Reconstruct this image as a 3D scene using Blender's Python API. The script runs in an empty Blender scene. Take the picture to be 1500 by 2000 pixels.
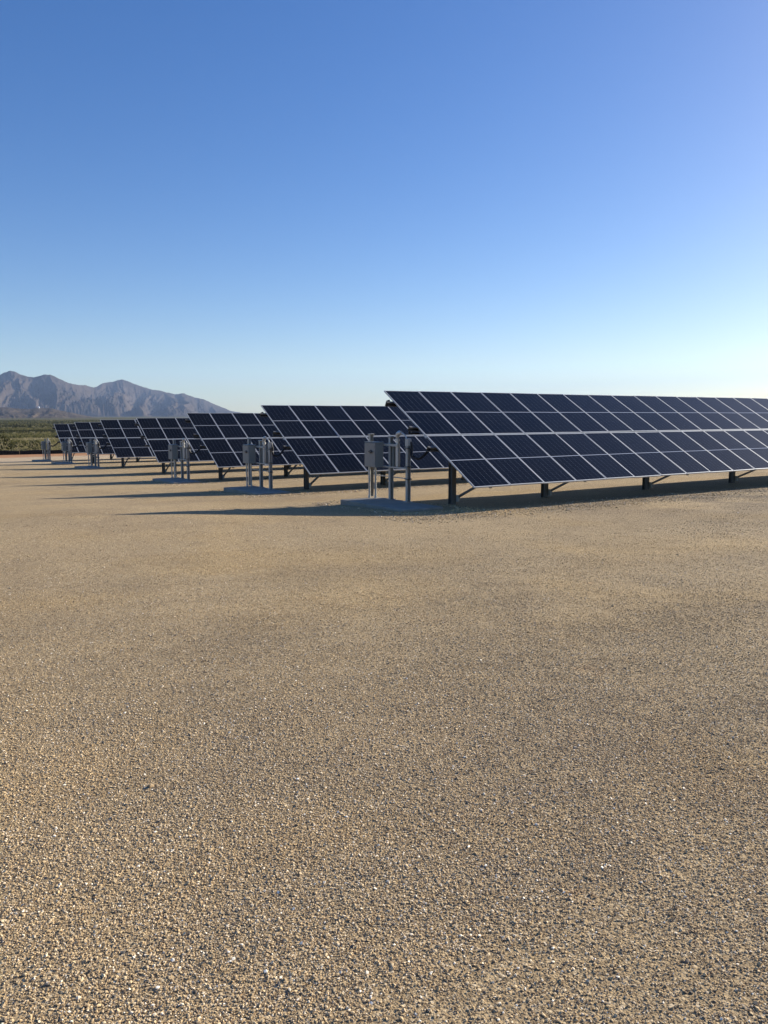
import bpy, math, random
import numpy as np
from mathutils import Vector, Matrix

random.seed(4)
RNG = np.random.default_rng(11)
SC = bpy.context.scene
COL = SC.collection

# ------------------------------------------------------------------ camera
CAM_Z = 1.75
PITCH = math.radians(7.02)
HEAD = math.radians(56.83)            # viewing direction, turned from the row axis (+X) towards the back rows (+Y)
cam = bpy.data.cameras.new('camera')
cam_o = bpy.data.objects.new('camera', cam)
COL.objects.link(cam_o)
cam_o.location = (0, 0, CAM_Z)
fwd = Vector((math.cos(HEAD) * math.cos(PITCH), math.sin(HEAD) * math.cos(PITCH), -math.sin(PITCH)))
cam_o.rotation_euler = fwd.to_track_quat('-Z', 'Y').to_euler()
cam.sensor_fit = 'VERTICAL'
cam.sensor_height = 24.0
cam.lens = 1533.9 / 2000 * 24.0
cam.clip_start = 0.05
cam.clip_end = 30000
SC.camera = cam_o

# ------------------------------------------------------------------ sky and sun
SUN_EL = math.radians(20.5)
SUN_AZ = math.radians(3.0)            # turned from +X towards the back rows
sun_dir = Vector((math.cos(SUN_EL) * math.cos(SUN_AZ), math.cos(SUN_EL) * math.sin(SUN_AZ), math.sin(SUN_EL)))
world = bpy.data.worlds.new('World')
SC.world = world
world.use_nodes = True
wn = world.node_tree.nodes
wl = world.node_tree.links
sky = wn.new('ShaderNodeTexSky')
sky.sky_type = 'NISHITA'
sky.sun_disc = False
sky.sun_elevation = SUN_EL
sky.sun_rotation = math.pi / 2 - SUN_AZ
sky.altitude = 1300
sky.air_density = 1.0
sky.dust_density = 1.1
sky.ozone_density = 2.2
hs = wn.new('ShaderNodeHueSaturation')
hs.inputs['Saturation'].default_value = 1.42
hs.inputs['Hue'].default_value = 0.515
gm = wn.new('ShaderNodeGamma'); gm.inputs['Gamma'].default_value = 0.87
wl.new(sky.outputs['Color'], gm.inputs['Color'])
wl.new(gm.outputs['Color'], hs.inputs['Color'])
wl.new(hs.outputs['Color'], wn['Background'].inputs['Color'])
wn['Background'].inputs['Strength'].default_value = 0.103
sun = bpy.data.lights.new('sun', 'SUN')
sun.energy = 5.0
sun.angle = math.radians(0.5)
sun.color = (1.0, 0.93, 0.82)
sun_o = bpy.data.objects.new('sun', sun)
COL.objects.link(sun_o)
sun_o.rotation_euler = sun_dir.to_track_quat('Z', 'Y').to_euler()
sun_o.location = (30, 0, 40)
SC.view_settings.view_transform = 'Standard'
SC.view_settings.look = 'None'
SC.view_settings.exposure = 0.8
SC.view_settings.gamma = 1.0
SC.view_settings.use_curve_mapping = False

# ------------------------------------------------------------------ helpers
def tag(o, label=None, cat=None, group=None, kind=None):
    if label: o['label'] = label
    if cat: o['category'] = cat
    if group: o['group'] = group
    if kind: o['kind'] = kind
    return o

def link_mesh(name, me, parent=None, loc=None):
    o = bpy.data.objects.new(name, me)
    COL.objects.link(o)
    if parent: o.parent = parent
    if loc is not None: o.location = loc
    return o

def empty(name, loc, rz=0.0):
    o = bpy.data.objects.new(name, None)
    COL.objects.link(o)
    o.location = loc
    o.rotation_euler = (0, 0, rz)
    o.empty_display_size = 0.3
    return o

class MB:
    """collects boxes, tubes and lofts into one mesh"""
    def __init__(self):
        self.v = []; self.f = []; self.m = []; self.s = []
    def add(self, vs, fs, mi=0, smooth=False):
        b = len(self.v)
        self.v += [tuple(p) for p in vs]
        for q in fs:
            self.f.append(tuple(b + i for i in q)); self.m.append(mi); self.s.append(smooth)
    def box(self, c, d, mi=0, M=None, bev=0.0):
        x, y, z = d[0] / 2, d[1] / 2, d[2] / 2
        if bev <= 0:
            vs = [(sx * x, sy * y, sz * z) for sz in (-1, 1) for sx, sy in ((-1, -1), (1, -1), (1, 1), (-1, 1))]
            fs = [(3, 2, 1, 0), (4, 5, 6, 7), (0, 1, 5, 4), (1, 2, 6, 5), (2, 3, 7, 6), (3, 0, 4, 7)]
        else:
            vs = []; rings = []
            for zz, ins in ((-z, bev), (-z + bev, 0), (z - bev, 0), (z, bev)):
                r = []
                for sx, sy, o in ((-1, -1, 0), (1, -1, 1), (1, 1, 0), (-1, 1, 1)):
                    a = (sx * (x - ins), sy * (y - ins - bev)); b = (sx * (x - ins - bev), sy * (y - ins))
                    for q in ((a, b) if o == 0 else (b, a)):
                        r.append(len(vs)); vs.append((q[0], q[1], zz))
                rings.append(r)
            fs = [tuple(reversed(rings[0])), tuple(rings[3])]
            for k in range(3):
                for i in range(8):
                    j = (i + 1) % 8
                    fs.append((rings[k][i], rings[k][j], rings[k + 1][j], rings[k + 1][i]))
        vs = [Vector(p) for p in vs]
        if M is not None: vs = [M @ p for p in vs]
        c = Vector(c)
        self.add([p + c for p in vs], fs, mi)
    def beam(self, a, b, w, h, mi=0, up=(0, 0, 1)):
        """rectangular bar from a to b, w across, h along 'up'"""
        a = Vector(a); b = Vector(b); d = (b - a); L = d.length; d.normalize()
        up = Vector(up); s = d.cross(up).normalized(); u = s.cross(d).normalized()
        M = Matrix((d, s, u)).transposed()
        self.box((a + b) / 2, (L, w, h), mi, M)
    def channel(self, a, b, w, h, t=0.006, mi=0, up=(0, 0, 1), flip=1, lips=True):
        """C profile from a to b: web h tall along 'up', flanges w wide"""
        a = Vector(a); b = Vector(b); d = (b - a).normalized()
        up = Vector(up); s = d.cross(up).normalized() * flip; u = Vector(up) - d * d.dot(up); u.normalize()
        def bar(o, ww, hh):
            M = Matrix((d, s, u)).transposed(); self.box((a + b) / 2 + o, ((b - a).length, ww, hh), mi, M)
        bar(-s * (w / 2 - t / 2), t, h)
        for q in (1, -1):
            bar(u * q * (h / 2 - t / 2) + s * t / 2, w - t, t)
            if lips: bar(u * q * (h / 2 - t - 0.009) + s * (w / 2 - t / 2), t, 0.018)
    def tube(self, pts, r, n=10, mi=0, cap=True):
        pts = [Vector(p) for p in pts]
        rr = r if isinstance(r, (list, tuple)) else [r] * len(pts)
        vs = []; fs = []
        ref = None
        for i, p in enumerate(pts):
            d = (pts[min(i + 1, len(pts) - 1)] - pts[max(i - 1, 0)]).normalized()
            if ref is None:
                ref = d.cross(Vector((0.3, 0.2, 0.9)))
                if ref.length < 0.2: ref = d.cross(Vector((1, 0, 0)))
            ref = (ref - d * ref.dot(d)).normalized()
            o = d.cross(ref)
            for k in range(n):
                a = 2 * math.pi * k / n
                vs.append(p + (ref * math.cos(a) + o * math.sin(a)) * rr[i])
        for i in range(len(pts) - 1):
            for k in range(n):
                k2 = (k + 1) % n
                fs.append((i * n + k, i * n + k2, (i + 1) * n + k2, (i + 1) * n + k))
        self.add(vs, fs, mi, True)
        if cap:
            self.add(vs[:n], [tuple(reversed(range(n)))], mi)
            self.add(vs[-n:], [tuple(range(n))], mi)
    def mesh(self, name, mats):
        me = bpy.data.meshes.new(name)
        me.from_pydata([tuple(p) for p in self.v], [], self.f)
        me.polygons.foreach_set('material_index', self.m)
        me.polygons.foreach_set('use_smooth', self.s)
        for m in (mats if isinstance(mats, (list, tuple)) else [mats]): me.materials.append(m)
        me.update()
        return me
    def build(self, name, mats, parent=None, loc=None):
        return link_mesh(name, self.mesh(name, mats), parent, loc)

def np_mesh(name, v, f, mats, smooth=True):
    """v (N,3) array, f (M,k) array"""
    me = bpy.data.meshes.new(name)
    k = f.shape[1]
    me.vertices.add(len(v)); me.vertices.foreach_set('co', np.ascontiguousarray(v, dtype=np.float32).ravel())
    me.loops.add(f.size); me.loops.foreach_set('vertex_index', f.ravel().astype(np.int32))
    me.polygons.add(len(f)); me.polygons.foreach_set('loop_start', np.arange(0, f.size, k, dtype=np.int32))
    me.polygons.foreach_set('loop_total', np.full(len(f), k, dtype=np.int32))
    me.polygons.foreach_set('use_smooth', np.full(len(f), smooth))
    me.update(calc_edges=True)
    for m in (mats if isinstance(mats, (list, tuple)) else [mats]): me.materials.append(m)
    return me

def _hash(ix, iy, seed):
    h = (ix.astype(np.int64) * 374761393 + iy.astype(np.int64) * 668265263 + seed * 974634777) & 0xffffffff
    h = ((h ^ (h >> 13)) * 1274126177) & 0xffffffff
    return ((h ^ (h >> 16)) & 0xffffff) / float(0xffffff)

def vnoise(x, y, seed=0):
    x = np.asarray(x, float); y = np.asarray(y, float)
    ix = np.floor(x); iy = np.floor(y); fx = x - ix; fy = y - iy
    fx = fx * fx * fx * (fx * (fx * 6 - 15) + 10); fy = fy * fy * fy * (fy * (fy * 6 - 15) + 10)
    a = _hash(ix, iy, seed); b = _hash(ix + 1, iy, seed); c = _hash(ix, iy + 1, seed); d = _hash(ix + 1, iy + 1, seed)
    return (a * (1 - fx) + b * fx) * (1 - fy) + (c * (1 - fx) + d * fx) * fy

def fbm(x, y, seed=0, o=4, g=0.5):
    s = 0; a = 1; t = 0
    for i in range(o):
        s = s + a * vnoise(x * 2 ** i + 17.3 * i, y * 2 ** i - 9.1 * i, seed + i); t += a; a *= g
    return s / t

# ------------------------------------------------------------------ node material helper
class NT:
    def __init__(self, name):
        self.mat = bpy.data.materials.new(name); self.mat.use_nodes = True
        self.n = self.mat.node_tree.nodes; self.l = self.mat.node_tree.links
        self.bsdf = self.n['Principled BSDF']
        self.out = self.n['Material Output']
    def node(self, t, ins=None, **kw):
        nd = self.n.new('ShaderNode' + t)
        for k, v in kw.items(): setattr(nd, k, v)
        for k, v in (ins or {}).items(): self.set(nd.inputs[k], v)
        return nd
    def set(self, sock, v):
        if isinstance(v, bpy.types.NodeSocket): self.l.new(v, sock)
        else: sock.default_value = v
    def math(self, op, a, b=0.0, c=None, clamp=False):
        nd = self.node('Math', operation=op, use_clamp=clamp)
        self.set(nd.inputs[0], a); self.set(nd.inputs[1], b)
        if c is not None: self.set(nd.inputs[2], c)
        return nd.outputs[0]
    def mix(self, f, a, b, mode='MIX'):
        nd = self.node('Mix', data_type='RGBA', blend_type=mode)
        self.set(nd.inputs[0], f); self.set(nd.inputs[6], a); self.set(nd.inputs[7], b)
        return nd.outputs[2]
    def ramp(self, f, stops, interp='LINEAR'):
        nd = self.node('ValToRGB'); nd.color_ramp.interpolation = interp
        e = nd.color_ramp.elements
        while len(e) < len(stops): e.new(0.5)
        for i, (p, c) in enumerate(stops):
            e[i].position = p; e[i].color = (c[0], c[1], c[2], 1) if hasattr(c, '__len__') else (c, c, c, 1)
        self.set(nd.inputs[0], f)
        return nd.outputs[0]
    def noise(self, vec, scale, detail=3, rough=0.5, dist=0.0):
        nd = self.node('TexNoise', ins={'Scale': scale, 'Detail': detail, 'Roughness': rough, 'Distortion': dist})
        if vec is not None: self.set(nd.inputs['Vector'], vec)
        return nd.outputs['Fac']
    def vor(self, vec, scale, feature='F1', rand=1.0):
        nd = self.node('TexVoronoi', feature=feature, ins={'Scale': scale, 'Randomness': rand})
        if vec is not None: self.set(nd.inputs['Vector'], vec)
        return nd
    def rng(self, v, a, b, c=0.0, d=1.0):
        nd = self.node('MapRange', ins={'Value': v, 'From Min': a, 'From Max': b, 'To Min': c, 'To Max': d})
        return nd.outputs[0]
    def P(self, **kw):
        names = {'color': 'Base Color', 'rough': 'Roughness', 'metal': 'Metallic', 'spec': 'Specular IOR Level', 'normal': 'Normal'}
        for k, v in kw.items():
            if k == 'color' and isinstance(v, tuple) and len(v) == 3: v = (*v, 1)
            self.set(self.bsdf.inputs[names.get(k, k)], v)
    def bump(self, h, strength, dist, normal=None):
        nd = self.node('Bump', ins={'Height': h, 'Strength': strength, 'Distance': dist})
        if normal is not None: self.l.new(normal, nd.inputs['Normal'])
        return nd.outputs[0]

def C(r, g, b): return (r, g, b, 1)

# ------------------------------------------------------------------ terrain height
ROW_E = [11.04, 11.55, 11.78, 12.02, 12.05, 12.58, 12.52]
ROW_Y = [15.07, 23.72, 32.11, 40.72, 48.72, 58.52, 65.82]
ROW_ZC = [CAM_Z + z for z in (-0.467, -0.736, -0.99, -1.235, -1.358, -1.593, -1.776)]
GAPS = [1.69, 1.76, 1.77, 1.80, 1.76, 1.80, 1.80]
_gy = np.array([-200, -20] + ROW_Y + [93.7, 96.5, 300, 800, 20000])
_gz = np.array([2.2, 0.55] + [z - g for z, g in zip(ROW_ZC, GAPS)] + [-2.52, -2.62, -4.3, -5.0, -5.0])
FENCE_Y = 93.7
def ground_z(x, y):
    x = np.asarray(x, float); y = np.asarray(y, float)
    z = np.interp(y, _gy, _gz)
    s = np.clip((y - 5) / 10, 0, 1); s = s * s * (3 - 2 * s) * np.clip((90 - y) / 40, 0, 1)
    z = z + s * .010 * np.clip(11 - x, 0, 9)
    z = z + 0.12 * np.exp(-((x - 4.2) / 3.4) ** 2 - ((y - 16.5) / 3.2) ** 2)
    near = np.exp(-(np.hypot(x, y) / 140) ** 2)
    z = z + near * (0.05 * (fbm(x / 5.5, y / 5.5, 3, 3) - 0.5) + 0.016 * (fbm(x / 0.9, y / 0.9, 8, 3) - 0.5))
    return z
def gz(x, y): return float(ground_z(np.array([x]), np.array([y]))[0])

# ------------------------------------------------------------------ materials
def mat_ground():
    t = NT('ground')
    pos = t.node('NewGeometry').outputs['Position']
    sep = t.node('SeparateXYZ', ins={0: pos})
    X, Y = sep.outputs[0], sep.outputs[1]
    flat = t.node('CombineXYZ', ins={'X': X, 'Y': Y, 'Z': 0.0}).outputs[0]
    # gravel grains
    v1 = t.vor(flat, 95.0); v2 = t.vor(flat, 210.0)
    g1 = t.node('SeparateXYZ', ins={0: v1.outputs['Color']}).outputs[0]
    g2 = t.node('SeparateXYZ', ins={0: v2.outputs['Color']}).outputs[1]
    grain = t.ramp(g1, [(0, (.05, .042, .034)), (.18, (.17, .13, .088)), (.5, (.34, .265, .165)), (.8, (.43, .35, .235)), (.94, (.50, .43, .32)), (1, (.64, .59, .50))])
    grain2 = t.ramp(g2, [(0, (.14, .11, .085)), (.5, (.34, .265, .17)), (1, (.52, .43, .30))])
    col = t.mix(0.4, grain, grain2)
    # broad drifts: golden sand, grey crushed stone, reddish dirt
    big = t.noise(flat, 0.16, 4, 0.55, 0.3)
    mid = t.noise(flat, 0.9, 4, 0.6)
    grey = t.rng(t.math('ADD', t.math('MULTIPLY', big, 0.7), t.math('MULTIPLY', mid, 0.3)), 0.46, 0.62)
    col = t.mix(t.math('MULTIPLY', grey, 0.75), col, C(.80, .80, .82), 'MULTIPLY')
    gold = t.rng(t.noise(flat, 0.32, 3, 0.5, 0.6), 0.46, 0.66)
    col = t.mix(t.math('MULTIPLY', gold, 0.5), col, C(1.12, 1.06, .90), 'MULTIPLY')
    red = t.rng(t.noise(flat, 1.7, 3, 0.6), 0.68, 0.80)
    tone = t.ramp(t.noise(flat, 0.42, 5, 0.62, 0.8), [(.30, (.80, .79, .80)), (.5, (.98, .97, .95)), (.70, (1.14, 1.12, 1.06))])
    col = t.mix(0.6, col, tone, 'MULTIPLY')
    col = t.mix(t.math('MULTIPLY', red, 0.45), col, C(1.15, .82, .62), 'MULTIPLY')
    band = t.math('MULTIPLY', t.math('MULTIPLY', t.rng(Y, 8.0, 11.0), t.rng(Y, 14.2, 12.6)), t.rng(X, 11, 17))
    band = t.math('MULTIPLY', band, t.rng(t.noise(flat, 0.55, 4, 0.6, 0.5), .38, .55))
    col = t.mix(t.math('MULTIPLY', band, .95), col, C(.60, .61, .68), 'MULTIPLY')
    # compacted wheel tracks running across in front of the rows (faint)
    # red soil apron in front of the silt fence, and the vegetated plain behind it
    wob = t.math('MULTIPLY', t.math('SUBTRACT', t.noise(flat, 0.12, 3), 0.5), 5.0)
    yy = t.math('ADD', Y, wob)
    apron = t.math('MULTIPLY', t.rng(yy, 79, 83), 1.0)
    redsoil = t.mix(t.noise(flat, 0.8, 4), C(.30, .155, .085), C(.42, .25, .15))
    pale = t.math('MULTIPLY', t.rng(yy, 56, 68), 0.55)
    col = t.mix(pale, col, C(.50, .42, .33))
    col = t.mix(apron, col, redsoil)
    behind = t.rng(Y, FENCE_Y - .1, FENCE_Y + .6)
    veg = t.noise(flat, 0.05, 5, 0.65)
    vegs = t.noise(flat, 0.6, 3, 0.6)
    green = t.ramp(t.math('ADD', t.math('MULTIPLY', veg, .6), t.math('MULTIPLY', vegs, .4)),
                   [(.30, (.07, .068, .026)), (.48, (.115, .105, .04)), (.62, (.18, .155, .065)), (.75, (.27, .22, .11))])
    green = t.mix(t.rng(Y, 150, 700), green, C(.075, .07, .028))  # darker far off: shade among distant scrub put into the ground colour
    col = t.mix(behind, col, green)
    col = t.mix(1.0, col, C(1.26, 1.16, .98), 'MULTIPLY')
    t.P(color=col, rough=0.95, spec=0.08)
    d1 = t.math('SUBTRACT', 1.0, v1.outputs['Distance'])
    h = t.math('ADD', t.math('MULTIPLY', v1.outputs['Distance'], -1.0), t.math('MULTIPLY', g1, 0.9))
    h2 = t.math('ADD', t.math('MULTIPLY', v2.outputs['Distance'], -0.4), t.math('MULTIPLY', g2, 0.3))
    hh = t.math('ADD', h, h2)
    lump = t.noise(flat, 9.0, 4, 0.6)
    nb = t.bump(hh, 0.6, 0.006)
    nb2 = t.bump(lump, 0.5, 0.03, nb)
    t.P(normal=nb2)
    return t.mat

def mat_pebble():
    t = NT('pebble')
    r = t.node('ObjectInfo').outputs['Random']
    pos = t.node('NewGeometry').outputs['Position']
    col = t.ramp(r, [(0, (.07, .07, .075)), (.03, (.12, .115, .11)), (.06, (.19, .145, .10)), (.22, (.29, .225, .145)), (.5, (.39, .305, .19)), (.75, (.45, .36, .235)), (.90, (.50, .42, .30)), (.955, (.55, .49, .40)), (.985, (.72, .68, .60)), (1, (.90, .87, .80))])
    big = t.noise(pos, 0.16, 4, 0.55, 0.3); mid = t.noise(pos, 0.9, 4, 0.6)
    grey = t.rng(t.math('ADD', t.math('MULTIPLY', big, 0.7), t.math('MULTIPLY', mid, 0.3)), 0.46, 0.62)
    col = t.mix(t.math('MULTIPLY', grey, 0.75), col, C(.80, .82, .88), 'MULTIPLY')
    gold = t.rng(t.noise(pos, 0.32, 3, 0.5, 0.6), 0.46, 0.66)
    col = t.mix(t.math('MULTIPLY', gold, 0.5), col, C(1.16, 1.06, .86), 'MULTIPLY')
    red = t.rng(t.noise(pos, 1.7, 3, 0.6), 0.68, 0.80)
    tone = t.ramp(t.noise(pos, 0.42, 5, 0.62, 0.8), [(.30, (.80, .79, .80)), (.5, (.98, .97, .95)), (.70, (1.14, 1.12, 1.06))])
    col = t.mix(0.6, col, tone, 'MULTIPLY')
    col = t.mix(t.math('MULTIPLY', red, 0.5), col, C(1.15, .80, .60), 'MULTIPLY')
    sp = t.noise(pos, 400, 2, 0.6)
    col = t.mix(0.35, col, t.ramp(sp, [(.35, .6), (.65, 1.0)]), 'MULTIPLY')
    col = t.mix(1.0, col, C(1.72, 1.62, 1.42), 'MULTIPLY')
    t.P(color=col, rough=0.85, spec=0.15)
    return t.mat

def mat_metal(name, col, rough=0.45, metal=0.9, var=0.2):
    t = NT(name)
    pos = t.node('TexCoord').outputs['Object']
    n = t.noise(pos, 14, 5, 0.6)
    c = t.mix(t.math('MULTIPLY', n, 1.0), C(*[k * (1 - var) for k in col]), C(*[min(1, k * (1 + var)) for k in col]))
    t.P(color=c, metal=metal, rough=t.rng(n, .3, .7, rough * .85, rough * 1.25))
    return t.mat

def mat_paint(name, col, rough=0.4, spec=0.4, dirt=0.25):
    t = NT(name)
    pos = t.node('TexCoord').outputs['Object']
    n = t.noise(pos, 7, 5, 0.65)
    c = t.mix(t.math('MULTIPLY', t.rng(n, .45, .75), dirt), C(*col), C(.35, .29, .21))
    t.P(color=c, rough=rough, spec=spec)
    return t.mat

def mat_concrete():
    t = NT('concrete')
    pos = t.node('TexCoord').outputs['Object']
    n = t.noise(pos, 2.5, 6, 0.65); f = t.noise(pos, 60, 3, 0.6)
    c = t.ramp(n, [(.3, (.25, .225, .19)), (.55, (.34, .31, .26)), (.75, (.42, .38, .32))])
    c = t.mix(0.3, c, t.ramp(f, [(.35, .6), (.65, 1.0)]), 'MULTIPLY')
    dirt = t.rng(t.noise(pos, 1.3, 6, .7), .48, .66)
    c = t.mix(t.math('MULTIPLY', dirt, .6), c, C(.30, .24, .16))
    t.P(color=c, rough=0.9, spec=0.2, normal=t.bump(f, 0.4, 0.004))
    return t.mat

MOD_W, MOD_L, PITCH_X, MID_GAP = 1.047, 2.090, 1.06, 0.045

def mat_cells():
    """photovoltaic laminate: dark cells, pale grid gaps, half-cut band; object coordinates, x across, y up the slope"""
    t = NT('solar_cells')
    obj = t.node('TexCoord').outputs['Object']
    sep = t.node('SeparateXYZ', ins={0: obj}); x, y = sep.outputs[0], sep.outputs[1]
    rnd = t.node('ObjectInfo').outputs['Random']
    def line(c, period, half, off=0.0):      # 1 on the line
        f = t.math('FRACT', t.math('DIVIDE', t.math('ADD', c, off), period))
        d = t.math('MULTIPLY', t.math('ABSOLUTE', t.math('SUBTRACT', f, 0.5)), period)
        return t.math('GREATER_THAN', d, period / 2 - half)
    cw = 0.1655
    colgap = line(x, cw, 0.0022)
    rowgap = line(y, 0.083, 0.0012)
    bus = line(x, cw / 9, 0.00045, cw / 18)
    band = t.math('LESS_THAN', t.math('ABSOLUTE', y), 0.0105)
    edge = t.math('MAXIMUM', t.math('GREATER_THAN', t.math('ABSOLUTE', x), 0.5), t.math('GREATER_THAN', t.math('ABSOLUTE', y), 1.010))
    base = t.mix(rnd, C(.0012, .0013, .0022), C(.004, .0045, .007))
    n = t.noise(obj, 3.0, 2)
    base = t.mix(t.math('MULTIPLY', n, .5), base, C(.004, .005, .008))
    c = t.mix(t.math('MULTIPLY', bus, .12), base, C(.10, .11, .14))
    c = t.mix(t.math('MULTIPLY', rowgap, .12), c, C(.25, .27, .31))
    c = t.mix(t.math('MULTIPLY', colgap, .34), c, C(.30, .32, .37))
    # solder crosses where gaps meet
    c = t.mix(t.math('MULTIPLY', t.math('MULTIPLY', colgap, rowgap), .6), c, C(.6, .62, .66))
    c = t.mix(edge, c, C(.012, .014, .02))
    c = t.mix(band, c, C(.52, .54, .58))
    dust = t.rng(t.noise(t.node('NewGeometry').outputs['Position'], 1.1, 5, .65), .35, .75, .001, .012)
    c = t.mix(dust, c, C(.45, .38, .28))
    t.P(color=c, rough=0.09, spec=0.5)
    t.set(t.bsdf.inputs['IOR'], 1.205); t.set(t.bsdf.inputs['Specular Tint'], C(.86, .88, .76))
    return t.mat

def mat_rock(name, a, b, c3, scale=0.004):
    t = NT(name)
    pos = t.node('NewGeometry').outputs['Position']
    n = t.noise(pos, scale, 7, 0.62); n2 = t.noise(pos, scale * 7, 5, 0.65)
    c = t.ramp(n, [(.3, a), (.5, b), (.7, c3)])
    c = t.mix(0.5, c, t.ramp(n2, [(.35, .62), (.65, 1.15)]), 'MULTIPLY')
    t.P(color=c, rough=1.0, spec=0.05, normal=t.bump(n2, 0.9, 18.0))
    return t.mat

def mat_leaf():
    t = NT('shrub_leaves')
    a = t.node('Attribute', attribute_name='tint').outputs['Fac']
    c = t.ramp(a, [(0, (.038, .038, .015)), (.35, (.098, .095, .035)), (.65, (.165, .148, .058)), (.85, (.27, .23, .11)), (1, (.38, .32, .18))])
    t.P(color=c, rough=0.8, spec=0.1)
    tr = t.node('BsdfTranslucent'); t.set(tr.inputs['Color'], c)
    mx = t.node('MixShader'); mx.inputs[0].default_value = .5
    t.l.new(t.bsdf.outputs[0], mx.inputs[1]); t.l.new(tr.outputs[0], mx.inputs[2]); t.l.new(mx.outputs[0], t.out.inputs['Surface'])
    return t.mat

M = dict(
    ground=mat_ground(), pebble=mat_pebble(),
    galv=mat_metal('galvanised_steel', (.44, .43, .39), .5, .35),
    galv_dull=mat_metal('weathered_steel', (.15, .145, .135), .55, .4),
    alu=mat_metal('anodised_aluminium', (.52, .53, .53), .5, .35, .06),
    alu_dull=mat_metal('aluminium_conduit', (.55, .53, .48), .4, .4),
    cab=mat_paint('cabinet_grey', (.21, .225, .21), .45, .35, .12),
    cab_front=mat_paint('cabinet_grey_ground_lit', (.26, .245, .22), .5, .3, .2),  # cabinet grey with warm light off the sunlit ground put into the colour
    black=mat_paint('black_rubber', (.012, .012, .013), .5, .3, .05),
    dark=mat_paint('dark_plastic', (.03, .03, .035), .4, .4, .1),
    conc=mat_concrete(), cells=mat_cells(),
    back=mat_paint('backsheet_grey', (.10, .10, .11), .6, .2, .1),
    fabric=mat_paint('silt_fabric', (.012, .012, .013), .8, .1, .12),
    stake=mat_paint('stake_wood', (.22, .16, .10), .8, .1, .3),
    rock=mat_rock('mountain_rock', (.036, .028, .022), (.070, .053, .040), (.125, .095, .07), .0016),
    hillrock=mat_rock('hill_rock', (.045, .032, .020), (.095, .07, .045), (.155, .115, .075), .004),
    leaf=mat_leaf(), white=mat_paint('white_paint', (.85, .85, .84), .5, .4, .03),
)

# ------------------------------------------------------------------ ground sheet
def make_ground():
    na = 420
    rs = np.concatenate([[0.0], np.geomspace(0.6, 9500, 330)])
    th = np.linspace(0, 2 * math.pi, na, endpoint=False)
    R, T = np.meshgrid(rs[1:], th, indexing='ij')
    x = (R * np.cos(T)).ravel(); y = (R * np.sin(T)).ravel()
    v = np.column_stack([x, y, ground_z(x, y)])
    v = np.vstack([v, [[0, 0, gz(0, 0)]]])
    i = np.arange(len(rs) - 2)[:, None] * na; j = np.arange(na)[None, :]; j2 = (j + 1) % na
    f = np.stack([i + j, i + na + j, i + na + j2, i + j2], -1).reshape(-1, 4)
    me = np_mesh('ground', v, f, M['ground'])
    o = link_mesh('ground', me)
    tag(o, 'tan gravel ground of the solar yard running out to the plain', kind='structure')
make_ground()

# ------------------------------------------------------------------ mountains and hill
def dirv(px):
    """horizontal bearing of a photograph column"""
    return HEAD - math.atan((px - 750) / 1545.0)
def elev(px, py):
    """slope (rise per metre of ground distance) of a photograph point"""
    a = (px - 750) / 1533.9; b = -(py - 1000) / 1533.9
    up = math.cos(PITCH) * b - math.sin(PITCH); f = math.cos(PITCH) + math.sin(PITCH) * b
    return up / math.hypot(f, a)

def make_range(name, sky_pts, near, far, drop, mat, seed, spur, amp, label, nx=700, nv=170, z_foot=-5.0, power=1.25, x_lim=None):
    px = np.linspace(sky_pts[0][0], sky_pts[-1][0], nx)
    py = np.interp(px, [p[0] for p in sky_pts], [p[1] for p in sky_pts])
    py = py + 0.9 * (fbm(px / 9.0, px * 0 + 2.2, seed + 40, 3) - 0.5) * 2
    u = np.array([dirv(p) for p in px])
    far_d = far(px)
    crest = np.array([elev(a, b) for a, b in zip(px, py)]) * far_d + CAM_Z
    v = np.concatenate([np.linspace(0, 1, nv), 1 + np.linspace(0.02, 0.8, 30)])
    PX, V = np.meshgrid(px, v, indexing='ij')
    U = np.repeat(u[:, None], len(v), 1); FD = np.repeat(far_d[:, None], len(v), 1); CR = np.repeat(crest[:, None], len(v), 1)
    R = near + (FD - near) * V
    Vc = np.clip(V, 0, 1)
    # spurs fan down from the crest and fork on the way
    w = (fbm(PX / 60, V * 1.6, seed, 3) - 0.5) * 50 + (fbm(PX / 22, V * 4, seed + 5, 4) - .5) * 16
    def ridg(x, y, s): return 1 - np.abs(2 * vnoise(x, y, s) - 1) * 1.0
    s1 = ridg((PX + w) / spur, V * .55, seed + 1)
    s2 = ridg((PX + w * 1.2) / (spur * .40), V * 1.5 + 5, seed + 2)
    s3 = ridg((PX + w * 1.3) / (spur * .15), V * 4 + 3, seed + 3)
    rel = 0.58 * s1 + 0.30 * s2 + 0.12 * s3
    env = np.clip(np.sin(math.pi * np.clip(Vc, 0, 1) ** 0.85), 0, 1) ** 0.75
    prof = Vc ** power
    H = prof * (1 - amp * env * 0.5) + amp * env * (rel - 0.5)
    H = np.where(V > 1, 1 - (V - 1) * 1.1, H)
    H = np.minimum(H, 1.0 - (1 - Vc) * 0.16)
    Z = z_foot - 2 + (CR - z_foot + 2) * H
    det = (fbm(PX / 3.0, V * 22, seed + 9, 5, .62) - .5) * 0.15 * np.abs(CR - z_foot) * env
    Z = Z + det
    X = R * np.cos(U); Y = R * np.sin(U)
    n2 = len(v)
    i = (np.arange(nx - 1)[:, None] * n2); j = np.arange(n2 - 1)[None, :]
    f = np.stack([i + j, i + n2 + j, i + n2 + j + 1, i + j + 1], -1).reshape(-1, 4)
    f = f[:, ::-1]
    me = np_mesh(name, np.column_stack([X.ravel(), Y.ravel(), Z.ravel()]), f, mat)
    o = link_mesh(name, me)
    tag(o, label, kind='structure')
    return o

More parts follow.
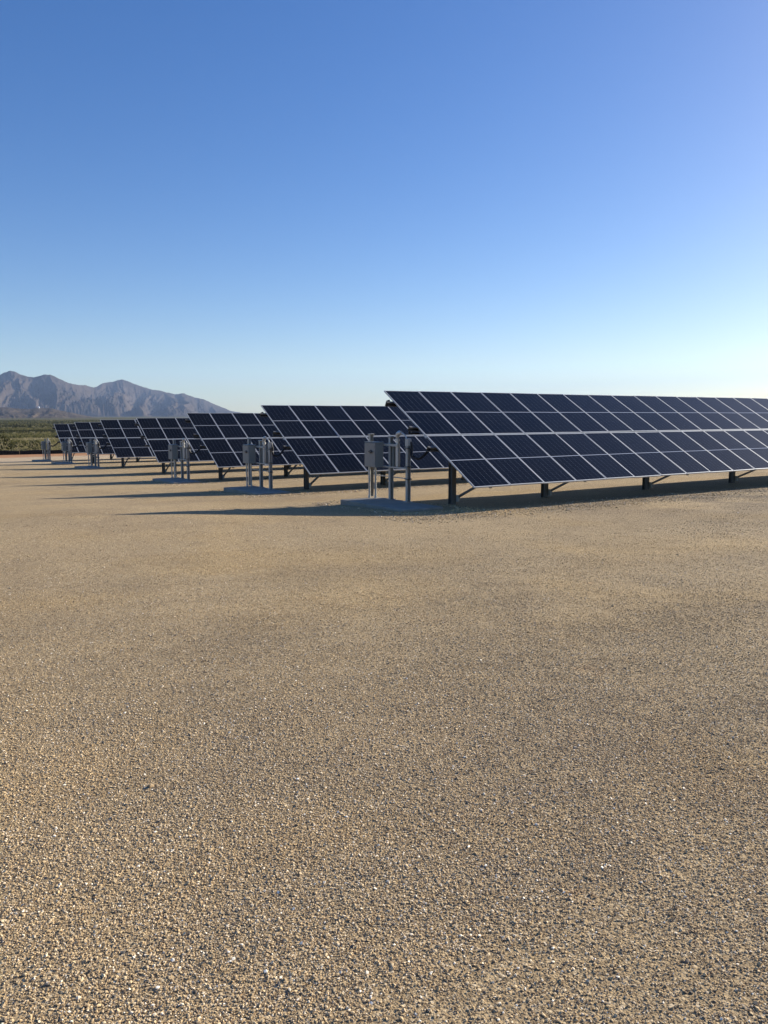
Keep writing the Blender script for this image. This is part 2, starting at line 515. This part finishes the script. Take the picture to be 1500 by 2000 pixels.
MOUNT = [(-260, 800), (-200, 782), (-120, 762), (-60, 756), (-20, 744), (0, 735.6), (12, 728), (24, 724.4), (34, 725.6), (44, 731), (60, 736), (70, 737), (80, 734.4), (90, 732), (102, 732), (112, 736),
         (124, 742.4), (136, 747), (148, 750.4), (160, 752.4), (170, 752.4), (180, 756), (186, 756.4), (194, 754), (202, 749), (210, 747), (222, 746), (232, 742.4), (241, 741.4),
         (252, 744.4), (268, 751), (284, 757), (300, 761), (306, 761.2), (327, 766.5), (343, 770), (352, 769), (360, 768.2), (370, 772), (381, 776), (399, 780), (413, 786), (432, 794.5), (451, 802.7), (470, 806), (520, 811), (600, 815)]
make_range('mountains', MOUNT, 4300, lambda p: 5600 + 900 / (1 + np.exp(-(p - 185) / 12.0)), 0, M['rock'], 21, 44.0, 1.0,
           'long rugged desert mountain range fading to blue behind the plain')
HILL = [(-300, 806), (-120, 801), (-40, 798), (0, 796), (12, 795.6), (25, 796.6), (40, 798), (60, 798.4), (74, 797), (90, 797), (104, 798), (124, 803), (140, 806), (160, 810), (180, 813.6), (196, 815.6), (240, 817)]
make_range('hill', HILL, 2050, lambda p: 2700 + p * 0, 0, M['hillrock'], 60, 26.0, 0.30,
           'low dark brown hill between the green plain and the mountains', nx=260, nv=70)

def observatory():
    px, D = 76.6, 2690.0
    b = dirv(px); e = elev(px, 797.2) * D + CAM_Z
    root = empty('dome_building', (D * math.cos(b), D * math.sin(b), e - 1.5)); root.scale = (.75, .75, .8)
    tag(root, 'tiny white domed building standing on top of the low brown hill', 'building')
    m = MB(); m.tube([(0, 0, -2), (0, 0, 4.2)], 4.0, 20); m.build('wall', M['white'], root)
    m = MB(); pts = []; rr = []
    for k in range(9):
        a = k / 8 * math.pi / 2; pts.append((0, 0, 4.2 + 4.4 * math.sin(a))); rr.append(4.3 * math.cos(a) + 0.01)
    m.tube(pts, rr, 20); m.build('dome', M['white'], root)
observatory()

# ------------------------------------------------------------------ plants on the plain
def shrub_cloud(cx, cy, cz, h, w, nt, tint):
    """many small leaf blades spread through flattened crowns; returns arrays"""
    n = len(cx); N = n * nt
    idx = np.repeat(np.arange(n), nt)
    d = RNG.normal(size=(N, 3)); d /= np.linalg.norm(d, axis=1)[:, None]
    rad = RNG.uniform(0.45, 1.0, N) ** 0.5
    p = d * rad[:, None]
    P = np.column_stack([cx[idx] + p[:, 0] * w[idx] / 2, cy[idx] + p[:, 1] * w[idx] / 2, cz[idx] + (0.5 + 0.5 * p[:, 2]) * h[idx]])
    s = (0.13 + 0.16 * RNG.random(N)) * w[idx] * (9.0 / nt) ** 0.33
    a = RNG.normal(size=(N, 3)); a[:, 2] += 0.9; a /= np.linalg.norm(a, axis=1)[:, None]
    b = np.cross(a, RNG.normal(size=(N, 3))); b /= np.linalg.norm(b, axis=1)[:, None]
    V = np.empty((N, 3, 3))
    V[:, 0] = P + a * s[:, None]; V[:, 1] = P - a * s[:, None] * .5 + b * s[:, None] * .5; V[:, 2] = P - a * s[:, None] * .5 - b * s[:, None] * .5
    T = np.clip(tint[idx] + RNG.normal(0, .06, N), 0, 1)
    return V, T

def leaf_mesh(name, V, T):
    v = V.reshape(-1, 3); f = np.arange(len(v)).reshape(-1, 3)
    me = np_mesh(name, v, f, M['leaf'], False)
    at = me.attributes.new('tint', 'FLOAT', 'POINT')
    at.data.foreach_set('value', np.repeat(T, 3).astype(np.float32))
    return me

def plain_plants():
    Vs = []; Ts = []
    for (r0, r1, n, nt, h0, w0) in ((98, 190, 8500, 22, .34, .95), (190, 420, 16000, 9, .42, 1.5), (420, 1100, 14000, 5, .8, 3.2)):
        r = np.sqrt(RNG.uniform(r0 ** 2, r1 ** 2, n)); a = np.radians(RNG.uniform(66, 96, n))
        x = r * np.cos(a); y = r * np.sin(a)
        k = (y > FENCE_Y + 1.5)
        clump = fbm(x / 28, y / 28, 31, 3)
        k &= RNG.random(n) < np.clip((clump - .28) * 3.0, .1, 1)
        x, y, clump = x[k], y[k], clump[k]
        h = h0 * RNG.uniform(.5, 1.3, len(x)); w = w0 * RNG.uniform(.5, 1.25, len(x))
        tint = np.clip(.38 + (fbm(x / 60, y / 25, 55, 3) - .5) * 1.5 + RNG.normal(0, .08, len(x)) + np.clip((260 - r[k]) / 420, -.12, .3), 0, 1)
        V, T = shrub_cloud(x, y, ground_z(x, y) - .05, h, w, nt, tint)
        Vs.append(V); Ts.append(T)
    me = leaf_mesh('desert_scrub', np.concatenate(Vs), np.concatenate(Ts))
    tag(link_mesh('desert_scrub', me), 'olive green desert scrub covering the plain behind the low black fence', kind='stuff')
    # dry grass band just behind the fence
    n = 9000
    x = RNG.uniform(-12, 60, n); y = FENCE_Y + 1 + RNG.exponential(6, n)
    V, T = shrub_cloud(x, y, ground_z(x, y) - .03, RNG.uniform(.3, .85, n), RNG.uniform(.25, .6, n), 6, np.clip(RNG.normal(.80, .14, n), 0, 1))
    me = leaf_mesh('dry_grass', V, T)
    tag(link_mesh('dry_grass', me), 'pale dry grass growing in a band right behind the black fence', kind='stuff')
plain_plants()

def desert_bush(px, dist, h, w, dark, label):
    b = dirv(px); x = dist * math.cos(b); y = dist * math.sin(b); z = gz(x, y)
    root = empty('desert_bush', (x, y, z)); tag(root, label, 'bush')
    V, T = shrub_cloud(np.array([0.]), np.array([0.]), np.array([.12]), np.array([h]), np.array([w]), 260, np.array([dark]))
    V = V * 1.0
    # shrink the blades around their own centres
    c = V.mean(1, keepdims=True); V = c + (V - c) * 1.1
    o = link_mesh('foliage', leaf_mesh('foliage', V, T), root)
    m = MB()
    for k in range(6):
        a = k * 1.05; m.tube([(0, 0, -.05), (math.cos(a) * w * .15, math.sin(a) * w * .15, h * .35), (math.cos(a + .3) * w * .3, math.sin(a + .3) * w * .3, h * .8)], [.03, .02, .008], 5)
    m.build('stem', M['stake'], root)
desert_bush(1, 99.0, 2.1, 2.6, .12, 'dark rounded bush behind the low fence at the edge of the photo')
desert_bush(66, 97.5, 1.5, 1.7, .18, 'dark bush behind the fence, just beside the farthest cabinet rack')
desert_bush(33, 108.0, 1.3, 2.2, .30, 'grey green bush behind the fence between two darker bushes')

# ------------------------------------------------------------------ silt fence
def silt_fence():
    root = empty('silt_fence', (0, FENCE_Y, 0))
    tag(root, 'low black fabric silt fence on stakes between the yard and the plain', 'fence')
    xs = np.arange(-14, 62, .38)
    rows = 4; v = []; 
    for side in (0, 1):
        for k in range(rows + 1):
            for i, x in enumerate(xs):
                ph = (x % 3.04) / 3.04
                top = .52 - .05 * math.sin(math.pi * ph) + .03 * math.sin(x * 1.7)
                yy = .05 * math.sin(math.pi * ph) * math.sin(math.pi * k / rows) + .02 * math.sin(x * 3.1 + k) + side * .008
                v.append((x, yy + .02 * math.sin(x * .4), gz(x, FENCE_Y) - .04 + top * k / rows))
    n = len(xs); f = []
    for side in (0, 1):
        o = side * n * (rows + 1)
        for k in range(rows):
            for i in range(n - 1):
                q = (o + k * n + i, o + k * n + i + 1, o + (k + 1) * n + i + 1, o + (k + 1) * n + i)
                f.append(q if side == 0 else q[::-1])
    o2 = n * (rows + 1); k = rows * n
    for i in range(n - 1): f.append((k + i, k + i + 1, o2 + k + i + 1, o2 + k + i))
    me = np_mesh('fabric', np.array(v), np.array(f), M['fabric'], True)
    link_mesh('fabric', me, root)
    m = MB(); m.box((0, 0, .26), (.045, .045, .72), 0, None, .006)
    sm = m.mesh('stake', M['stake'])
    x = -13.98 + .3
    while x < 61:
        s = link_mesh('stake', sm, root, (x, -.05, gz(x, FENCE_Y) + .02)); s.rotation_euler = (random.uniform(-.05, .05), random.uniform(-.06, .06), random.random())
        x += 3.04
silt_fence()

# ------------------------------------------------------------------ solar tables
TILT = math.radians(31.18)
SLOPE_Y, SLOPE_Z = math.cos(TILT), math.sin(TILT)

def module_meshes():
    w, l, lip, d = MOD_W, MOD_L, .017, .035
    m = MB()
    for s in (-1, 1):
        m.box((s * (w / 2 - lip / 2), 0, -d / 2), (lip, l, d))
        m.box((0, s * (l / 2 - .022 / 2), -d / 2 - .0006), (w - 2 * lip, .022, d - .0012))
    fr = m.mesh('solar_module', M['alu'])
    g = MB()
    g.box((0, 0, -.0055), (w - 2 * lip + .002, l - .044 + .002, .005))
    gl = g.mesh('glass', M['cells'])
    b = MB()
    b.box((0, 0, -.0108), (w - 2 * lip - .002, l - .048, .003))
    b.box((0, .1, -.022), (.12, .08, .018))
    bk = b.mesh('backsheet', M['back'])
    return fr, gl, bk
FR, GL, BK = module_meshes()

ROW_N = [32, 24, 18, 16, 15, 15, 15]
ROW_LABEL = [
    'nearest and largest solar table, its long row of modules running out of the picture',
    'second solar table from the camera, partly hidden by the large nearest one',
    'third solar table from the camera, with a grey cabinet rack in front of its modules',
    'fourth solar table from the camera, the one with no cabinet rack at its end',
    'fifth solar table from the camera, just beyond the one without a rack',
    'sixth solar table from the camera, next to the farthest one',
    'farthest and smallest solar table, last before the black fence and the green plain',
]

def purlin_mesh(L, ext):
    m = MB()
    m.channel((-ext, 0, 0), (L + .2, 0, 0), .06, .12, .005, 0, (0, 0, 1), 1)
    return m.mesh('purlin', M['galv_dull'])

def solar_table(i):
    e, Y, zc, n = ROW_E[i], ROW_Y[i], ROW_ZC[i], ROW_N[i]
    root = empty('solar_table', (e, Y, zc))
    tag(root, ROW_LABEL[i], 'solar panels', 'rows of tilted solar tables')
    rr = random.Random(i)
    for k in range(n):
        for s in (0, 1):
            off = (MOD_L + MID_GAP) / 2 * (1 if s else -1)
            jz = rr.uniform(-.002, .002)
            o = link_mesh('solar_module', FR, root, (k * PITCH_X + MOD_W / 2, off * SLOPE_Y - jz * SLOPE_Z, off * SLOPE_Z + jz * SLOPE_Y))
            o.rotation_euler = (TILT + rr.uniform(-.005, .005), rr.uniform(-.0045, .0045), 0)
            link_mesh('glass', GL, o)
            if i < 3 and k < 4: link_mesh('backsheet', BK, o)
    Ltab = n * PITCH_X
    # purlins under the modules
    pm = purlin_mesh(Ltab, .20); pm2 = purlin_mesh(Ltab, -.03)
    nrm = Vector((0, -SLOPE_Z, SLOPE_Y))
    for q in (-1.62, -.44, .44, 1.60):
        c = Vector((0, q * SLOPE_Y, q * SLOPE_Z)) - nrm * (.035 + .062)
        o = link_mesh('purlin', pm if q > -1 else pm2, root, c); o.rotation_euler = (TILT, 0, 0)
    # rail under the gap between upper and lower modules
    m = MB(); m.box((Ltab / 2, 0, 0), (Ltab + .02, .10, .03)); o = m.build('centre_rail', M['alu'], root, -nrm * (.035 + .0165)); o.rotation_euler = (TILT, 0, 0)
    # posts, rafters, braces
    offs = [.83, 3.94, 8.04, 12.29]
    while offs[-1] + 4.25 < Ltab: offs.append(offs[-1] + 4.25)
    raf = None
    for x in offs:
        g = gz(e + x, Y) - zc
        a = Vector((0, -1.80 * SLOPE_Y, -1.80 * SLOPE_Z)) - nrm * .26; b = Vector((0, 1.80 * SLOPE_Y, 1.80 * SLOPE_Z)) - nrm * .26
        if raf is None:
            m = MB(); m.channel(a, b, .07, .10, .006, 0, nrm, 1); raf = m.mesh('rafter', M['galv_dull'])
        link_mesh('rafter', raf, root, (x, 0, 0))
        m = MB(); top = -.30
        # wide flange pile
        m.box((0, 0, (g - .3 + top) / 2), (.010, .13, top - g + .3))
        for s in (-1, 1): m.box((0, s * .069, (g - .3 + top) / 2), (.13, .008, top - g + .3))
        m.box((0, 0, top + .02), (.15, .20, .02))
        p = m.build('post', M['galv_dull'], root, (x - .03, 0, 0))
        m = MB()
        s0 = Vector((0, -.10, g + .17)); q = -1.52
        s1 = Vector((0, q * SLOPE_Y, q * SLOPE_Z)) - nrm * .30
        m.beam(s0, s1, .05, .05)
        m.build('brace', M['galv_dull'], root, (x + .07, 0, 0))
        m = MB(); m.box((0, -.10, g + .14), (.05, .10, .16), 0, None, .008); m.tube([(-.05, -.12, g + .16), (.05, -.12, g + .16)], .022, 8)
        m.build('bracket', M['galv'], root, (x + .06, 0, 0))
    # black cable bundle hanging from the purlin ends
    m = MB()
    c = Vector((-.17, .44 * SLOPE_Y, .44 * SLOPE_Z)) - nrm * .15
    m.tube([c + Vector((.5, 0, .03)), c + Vector((.1, 0, 0)), c + Vector((-.02, 0, -.01)), c + Vector((.0, .01, -.06)), c + Vector((.3, .02, -.07))], .028, 8)
    m.build('cable_bundle', M['black'], root)
    m = MB(); c2 = Vector((-.19, 1.60 * SLOPE_Y, 1.60 * SLOPE_Z)) - nrm * .13
    m.tube([c2 + Vector((.5, 0, .0)), c2 + Vector((.02, 0, 0)), c2 + Vector((.03, 0, .09)), c2 + Vector((.10, 0, .11))], .03, 8)
    m.build('cable_bundle', M['black'], root)
    return root
TABLES = [solar_table(i) for i in range(7)]

# ------------------------------------------------------------------ concrete pads and cabinet racks
RACKS = [  # table index, x and y of the near post
    (0, 10.77, 15.42), (1, 10.86, 23.35), (2, 10.98, 31.6), (4, 11.30, 48.2), (5, 11.78, 58.0), (6, 11.70, 65.4),
]
RACK_LABEL = [
    'nearest and tallest rack of steel posts with a grey electrical cabinet',
    'grey electrical cabinet rack beside the end of the second solar table',
    'grey electrical cabinet rack standing before the modules of the third and fourth tables',
    'small cabinet rack standing just past the fifth solar table end, fourth from the camera',
    'small cabinet rack before the sixth solar table, between two other small racks',
    'farthest cabinet rack, alone against the green plain with a cable to the last table',
]
PAD_LABEL = [
    'shaded concrete pad under the nearest and tallest cabinet rack',
    'shaded concrete pad under the second nearest cabinet rack',
    'shaded concrete pad under the third nearest cabinet rack',
    'small concrete pad under the fourth nearest cabinet rack',
    'small concrete pad under the fifth nearest cabinet rack',
    'small concrete pad under the farthest cabinet rack',
]
PAD_T = .12

def rack(idx):
    ti, x0, Y0 = RACKS[idx]
    px0, px1, py0, py1 = -1.06, .08, -1.26, 1.40        # pad extents about the near post
    corners = [gz(x0 + a, Y0 + c) for a in (px0, px1) for c in (py0, py1)]
    zt = sum(corners) / 4 + (PAD_T - .03)
    m = MB(); m.box(((px0 + px1) / 2, (py0 + py1) / 2, -.15), (px1 - px0, py1 - py0, .30), 0, None, .012)
    pad = m.build('concrete_pad', M['conc'], None, (x0, Y0, zt)); pad.rotation_euler.z = math.radians(1)
    tag(pad, PAD_LABEL[idx], 'concrete pad', 'concrete pads at the table ends')
    root = empty('cabinet_rack', (x0, Y0, zt)); root.scale = (1.06, 1.0, 1.06); tag(root, RACK_LABEL[idx], 'electrical cabinet', 'cabinet racks at the table ends')
    # three upright channels along the pad
    ys = (0.0, .74, 1.66)
    hts = (1.44, 1.45, 1.49)
    for k in range(3):
        m = MB()
        m.channel((0, ys[k], 0.006), (0, ys[k], hts[k]), .075, .095, .006, 0, (1, 0, 0), -1)
        m.box((0, ys[k], .004), (.16, .16, .008))
        if k == 0: m.box((0, ys[k], hts[k] - .09), (.115, .115, .18), 0, None, .01)
        else: m.box((0, ys[k], hts[k] + .01), (.12, .12, .03), 0, None, .008)
        m.build('post', M['galv'], root)
    # horizontal strut rails
    for z, w, ya, yb, xo in ((1.27, .05, .34, 1.72, -.066), (.76, .035, -.05, 1.70, -.06), (.52, .022, -.06, 1.70, .062)):
        m = MB(); m.channel((xo, ya, z), (xo, yb, z), w, w, .004, 0, (0, 0, 1), 1, False); m.build('rail', M['galv'], root)
    # main cabinet hung on the far post, door towards -X
    cy, cz, cw, ch, cd = 1.17, 1.03, .50, .57, .21
    m = MB(); m.box((-.10 - cd / 2, cy, cz), (cd, cw, ch), 0, None, .008)
    m.box((-.10 - cd / 2, cy, cz + ch / 2 + .012), (cd + .03, cw + .02, .018), 0, None, .004)
    cab = m.build('cabinet', M['cab'], root)
    m = MB(); m.box((-.10 - cd - .013, cy, cz), (.022, cw - .01, ch - .01), 0, None, .006)
    for zz in (-.20, .20):
        m.tube([(-.10 - cd - .02, cy - cw / 2 + .045, cz + zz), (-.10 - cd - .034, cy - cw / 2 + .045, cz + zz)], .012, 8)
    door = m.build('door', M['cab_front'], cab)
    m = MB(); m.tube([(-.10 - cd - .024, cy - .06, cz + .08), (-.10 - cd - .05, cy - .06, cz + .08)], [.045, .038], 14)
    m.box((-.10 - cd - .062, cy - .09, cz + .08), (.022, .15, .032), 0, None, .005)
    m.build('handle', M['dark'], cab)
    # smaller junction box behind the middle post
    m = MB(); m.box((.095, .66, 1.01), (.20, .05, .56), 0, None, .008); m.box((.095, .66, 1.302), (.22, .07, .014))
    m.build('junction_box', M['cab'], root)
    # conduits from the cabinet into the pad
    for dy, xx in ((.03, -.15), (.17, -.24)):
        m = MB(); m.tube([(xx, cy + dy, cz - ch / 2 + .01), (xx, cy + dy, .42), (xx + .01, cy + dy + .015, .36), (xx + .01, cy + dy + .015, -.01)], .026, 10)
        m.tube([(xx + .01, cy + dy + .015, 0), (xx + .01, cy + dy + .015, .04)], .034, 10)
        m.build('conduit', M['alu_dull'], root)
    # riser with a weatherhead whose leads arch over to the near post
    m = MB(); m.tube([(-.02, .42, .76), (-.02, .42, 1.42)], .036, 12); m.tube([(-.02, .42, 1.22), (-.02, .42, 1.30)], .050, 12)
    m.box((-.02, .42, 1.0), (.07, .09, .42), 0, None, .01)
    m.build('riser', M['alu_dull'], root)
    m = MB()
    m.tube([(-.02, .43, 1.42), (-.02, .43, 1.47), (-.02, .41, 1.52), (-.02, .35, 1.555), (-.02, .27, 1.55)], [.035, .045, .055, .055, .045], 12)
    m.tube([(-.02, .43, 1.36), (-.02, .43, 1.42)], .06, 10)
    m.build('weatherhead', M['alu_dull'], root)
    m = MB(); m.tube([(-.02, .30, 1.56), (-.02, .20, 1.545), (-.01, .09, 1.49), (0, .04, 1.38)], .018, 8)
    m.build('lead', M['alu_dull'], root)
    m = MB(); m.tube([(.03, -.02, 1.30), (.05, -.05, 1.22), (.07, -.07, 1.12), (.10, -.04, 1.07)], .011, 8); m.build('lead', M['alu_dull'], root)
    m = MB(); m.box((0, 0, 1.22), (.135, .135, .03), 0, None, .004); m.box((0, 0, .80), (.125, .125, .03), 0, None, .004); m.box((0, 0, .52), (.125, .125, .03), 0, None, .004)
    m.build('clamp', M['galv_dull'], root)
    # slack black flexible conduit from the near post to the table
    e, TY, tz = ROW_E[ti], ROW_Y[ti], ROW_ZC[ti]
    a = Vector((.03, -.03, 1.10)); nrm = Vector((0, -SLOPE_Z, SLOPE_Y))
    end = Vector((e - x0 - .14, TY - Y0, tz - zt)) + Vector((0, -.44 * SLOPE_Y, -.44 * SLOPE_Z)) - nrm * .10
    end.x /= 1.06; end.z /= 1.06
    pts = []
    for k in range(15):
        t = k / 14; p = a.lerp(end, t); p.z -= .17 * math.sin(math.pi * t) * (1 - .2 * t) ; pts.append(p)
    m = MB(); m.tube([Vector((.03, -.03, 1.36)), Vector((.06, -.05, 1.25))] + pts[1:], .032 if ti < 3 else .045, 8)
    m.build('cable', M['black'], root)
for k in range(len(RACKS)): rack(k)

# ------------------------------------------------------------------ loose gravel
def gravel_nodes(name, variants=3, sub=1, seed=0):
    ng = bpy.data.node_groups.new(name, 'GeometryNodeTree')
    ng.interface.new_socket('Geometry', in_out='INPUT', socket_type='NodeSocketGeometry')
    ng.interface.new_socket('Geometry', in_out='OUTPUT', socket_type='NodeSocketGeometry')
    N, L = ng.nodes, ng.links
    gi = N.new('NodeGroupInput'); go = N.new('NodeGroupOutput')
    join = N.new('GeometryNodeJoinGeometry')
    for k in range(variants):
        ico = N.new('GeometryNodeMeshIcoSphere'); ico.inputs['Radius'].default_value = .5; ico.inputs['Subdivisions'].default_value = sub
        nz = N.new('ShaderNodeTexNoise'); nz.noise_dimensions = '4D'; nz.inputs['W'].default_value = 3.7 * k + seed; nz.inputs['Scale'].default_value = 2.2
        sub_ = N.new('ShaderNodeVectorMath'); sub_.operation = 'SUBTRACT'; sub_.inputs[1].default_value = (.5, .5, .5)
        scl = N.new('ShaderNodeVectorMath'); scl.operation = 'SCALE'; scl.inputs['Scale'].default_value = 1.1
        sp = N.new('GeometryNodeSetPosition'); sm = N.new('GeometryNodeSetMaterial'); sm.inputs['Material'].default_value = M['pebble']
        g2i = N.new('GeometryNodeGeometryToInstance')
        L.new(nz.outputs['Color'], sub_.inputs[0]); L.new(sub_.outputs[0], scl.inputs[0])
        L.new(ico.outputs['Mesh'], sp.inputs['Geometry']); L.new(scl.outputs[0], sp.inputs['Offset'])
        ss = N.new('GeometryNodeSetShadeSmooth'); ss.inputs['Shade Smooth'].default_value = False
        L.new(sp.outputs[0], ss.inputs[0]); L.new(ss.outputs[0], sm.inputs['Geometry']); L.new(sm.outputs[0], g2i.inputs[0]); L.new(g2i.outputs[0], join.inputs[0])
    iop = N.new('GeometryNodeInstanceOnPoints')
    iop.inputs['Pick Instance'].default_value = True
    L.new(gi.outputs[0], iop.inputs['Points']); L.new(join.outputs[0], iop.inputs['Instance'])
    ra = N.new('GeometryNodeInputNamedAttribute'); ra.data_type = 'FLOAT_VECTOR'; ra.inputs['Name'].default_value = 'rot'
    sa = N.new('GeometryNodeInputNamedAttribute'); sa.data_type = 'FLOAT_VECTOR'; sa.inputs['Name'].default_value = 'scl'
    L.new(ra.outputs[0], iop.inputs['Rotation']); L.new(sa.outputs[0], iop.inputs['Scale'])
    L.new(iop.outputs[0], go.inputs[0])
    return ng

def scatter(name, x, y, size, sink, ng, label):
    n = len(x)
    me = bpy.data.meshes.new(name); me.vertices.add(n)
    sc = np.column_stack([size * RNG.uniform(.8, 1.3, n), size * RNG.uniform(.7, 1.1, n), size * RNG.uniform(.42, .75, n)])
    z = ground_z(x, y) + sc[:, 2] * (.5 - sink)
    me.vertices.foreach_set('co', np.column_stack([x, y, z]).astype(np.float32).ravel())
    at = me.attributes.new('scl', 'FLOAT_VECTOR', 'POINT'); at.data.foreach_set('vector', sc.astype(np.float32).ravel())
    rot = np.column_stack([RNG.normal(0, .35, n), RNG.normal(0, .35, n), RNG.uniform(0, 6.283, n)])
    at = me.attributes.new('rot', 'FLOAT_VECTOR', 'POINT'); at.data.foreach_set('vector', rot.astype(np.float32).ravel())
    me.materials.append(M['pebble'])
    o = link_mesh(name, me)
    md = o.modifiers.new('scatter', 'NODES'); md.node_group = ng
    tag(o, label, kind='stuff')
    return o
NG = gravel_nodes('gravel_nodes')

def in_wedge(x, y):
    bx, by = x + 2.2 * math.cos(HEAD), y + 2.2 * math.sin(HEAD)
    a = np.degrees(np.arctan2(by, bx))
    return (a > 29) & (a < 84.5)

def gravel():
    xs = []; ys = []; ss = []
    for r0, r1 in ((1.3, 3), (3, 4.5), (4.5, 6.5), (6.5, 9), (9, 13), (13, 19)):
        dn = lambda q: np.interp(q, [1.3, 3, 4.5, 6.5, 9, 13, 16, 19], [34000, 28000, 17000, 9000, 4200, 1500, 500, 0])
        area = math.radians(80) / 2 * (r1 ** 2 - r0 ** 2); n = int(area * dn(r0))
        r = np.sqrt(RNG.uniform(r0 ** 2, r1 ** 2, n)); a = np.radians(RNG.uniform(17, 97, n))
        x = r * np.cos(a); y = r * np.sin(a)
        k = in_wedge(x, y) & (RNG.random(n) < dn(r) / dn(r0)); x, y, r = x[k], y[k], r[k]
        # uneven cover: loose drifts and compacted bare patches
        c = fbm(x / 1.3, y / 1.3, 70, 3) * .6 + fbm(x / .35, y / .35, 75, 2) * .4
        k = RNG.random(len(x)) < np.clip((c - .15) * 2.8, .35, 1); x, y, r = x[k], y[k], r[k]
        s = .0053 * np.exp(RNG.normal(0, .38, len(x)))
        s = np.clip(s, .0026, .015)
        xs.append(x); ys.append(y); ss.append(s)
    x = np.concatenate(xs); y = np.concatenate(ys); s = np.concatenate(ss)
    scatter('gravel', x, y, s, .25, NG, 'fine tan and brown gravel lying loose across the yard')
    # larger single stones
    n = 9000
    r = np.sqrt(RNG.uniform(1.5 ** 2, 26 ** 2, n)); a = np.radians(RNG.uniform(25, 90, n))
    x = r * np.cos(a); y = r * np.sin(a)
    k = RNG.random(n) < np.clip((fbm(x / 2.2, y / 2.2, 120, 3) - .38) * 3.2, .05, 1); x, y = x[k], y[k]; n = len(x)
    scatter('stones', x, y, .0105 * np.exp(RNG.normal(0, .38, n)), .3, NG, 'scattered larger dark and pale stones on the gravel')
    # coarse rock spilled along the pads and under the table edges
    X = []; Y = []
    for ti in range(4):
        n = (9000, 6000, 2500, 1200)[ti]
        xx = ROW_E[ti] - 2.5 + RNG.uniform(0, 24, n) * RNG.uniform(.2, 1, n); yy = ROW_Y[ti] - 2.25 + RNG.normal(0, .42, n)
        X.append(xx); Y.append(yy)
    for (ti, x0, Y0) in RACKS[:3]:
        n = 2600
        aa = RNG.uniform(0, 6.283, n); q = 1 + np.abs(RNG.normal(0, .16, n))
        ex = np.sign(np.cos(aa)) * np.abs(np.cos(aa)) ** .5 * 1.0 * q; ey = np.sign(np.sin(aa)) * np.abs(np.sin(aa)) ** .5 * 1.75 * q
        k = (np.abs(ex) > .74) | (np.abs(ey) > 1.52)
        X.append(x0 - .40 + ex[k]); Y.append(Y0 + .18 + ey[k])
    n = 110000
    xx = RNG.uniform(9, 40, n); yy = RNG.uniform(7.0, 13.2, n)
    k = RNG.random(n) < np.clip((fbm(xx / 3.2, yy / 1.4, 90, 3) - .40) * 4.5, 0, 1) * np.clip((xx - 9) / 6, 0, 1); XB, YB = xx[k], yy[k]
    scatter('grey_gravel', XB, YB, .010 * np.exp(RNG.normal(0, .35, len(XB))), .3, NG, 'greyer coarse gravel spread in front of the nearest solar table')
    x = np.concatenate(X); y = np.concatenate(Y)
    scatter('crushed_rock', x, y, .015 * np.exp(RNG.normal(0, .4, len(x))), .2, NG, 'coarse crushed rock strewn along the concrete pads and table edges')
gravel()

# ------------------------------------------------------------------ desert air
def haze():
    t = bpy.data.materials.new('haze'); t.use_nodes = True
    n = t.node_tree.nodes; n.clear()
    out = n.new('ShaderNodeOutputMaterial'); v = n.new('ShaderNodeVolumePrincipled')
    v.inputs['Color'].default_value = (.50, .68, 1.0, 1); v.inputs['Density'].default_value = 6.5e-5; v.inputs['Anisotropy'].default_value = 0.1
    t.node_tree.links.new(v.outputs[0], out.inputs['Volume'])
    m = MB(); m.box((0, 0, 240), (19400, 19400, 500)); o = m.build('haze', t)
    tag(o, 'thin pale haze in the desert air over the plain', kind='stuff')
haze()
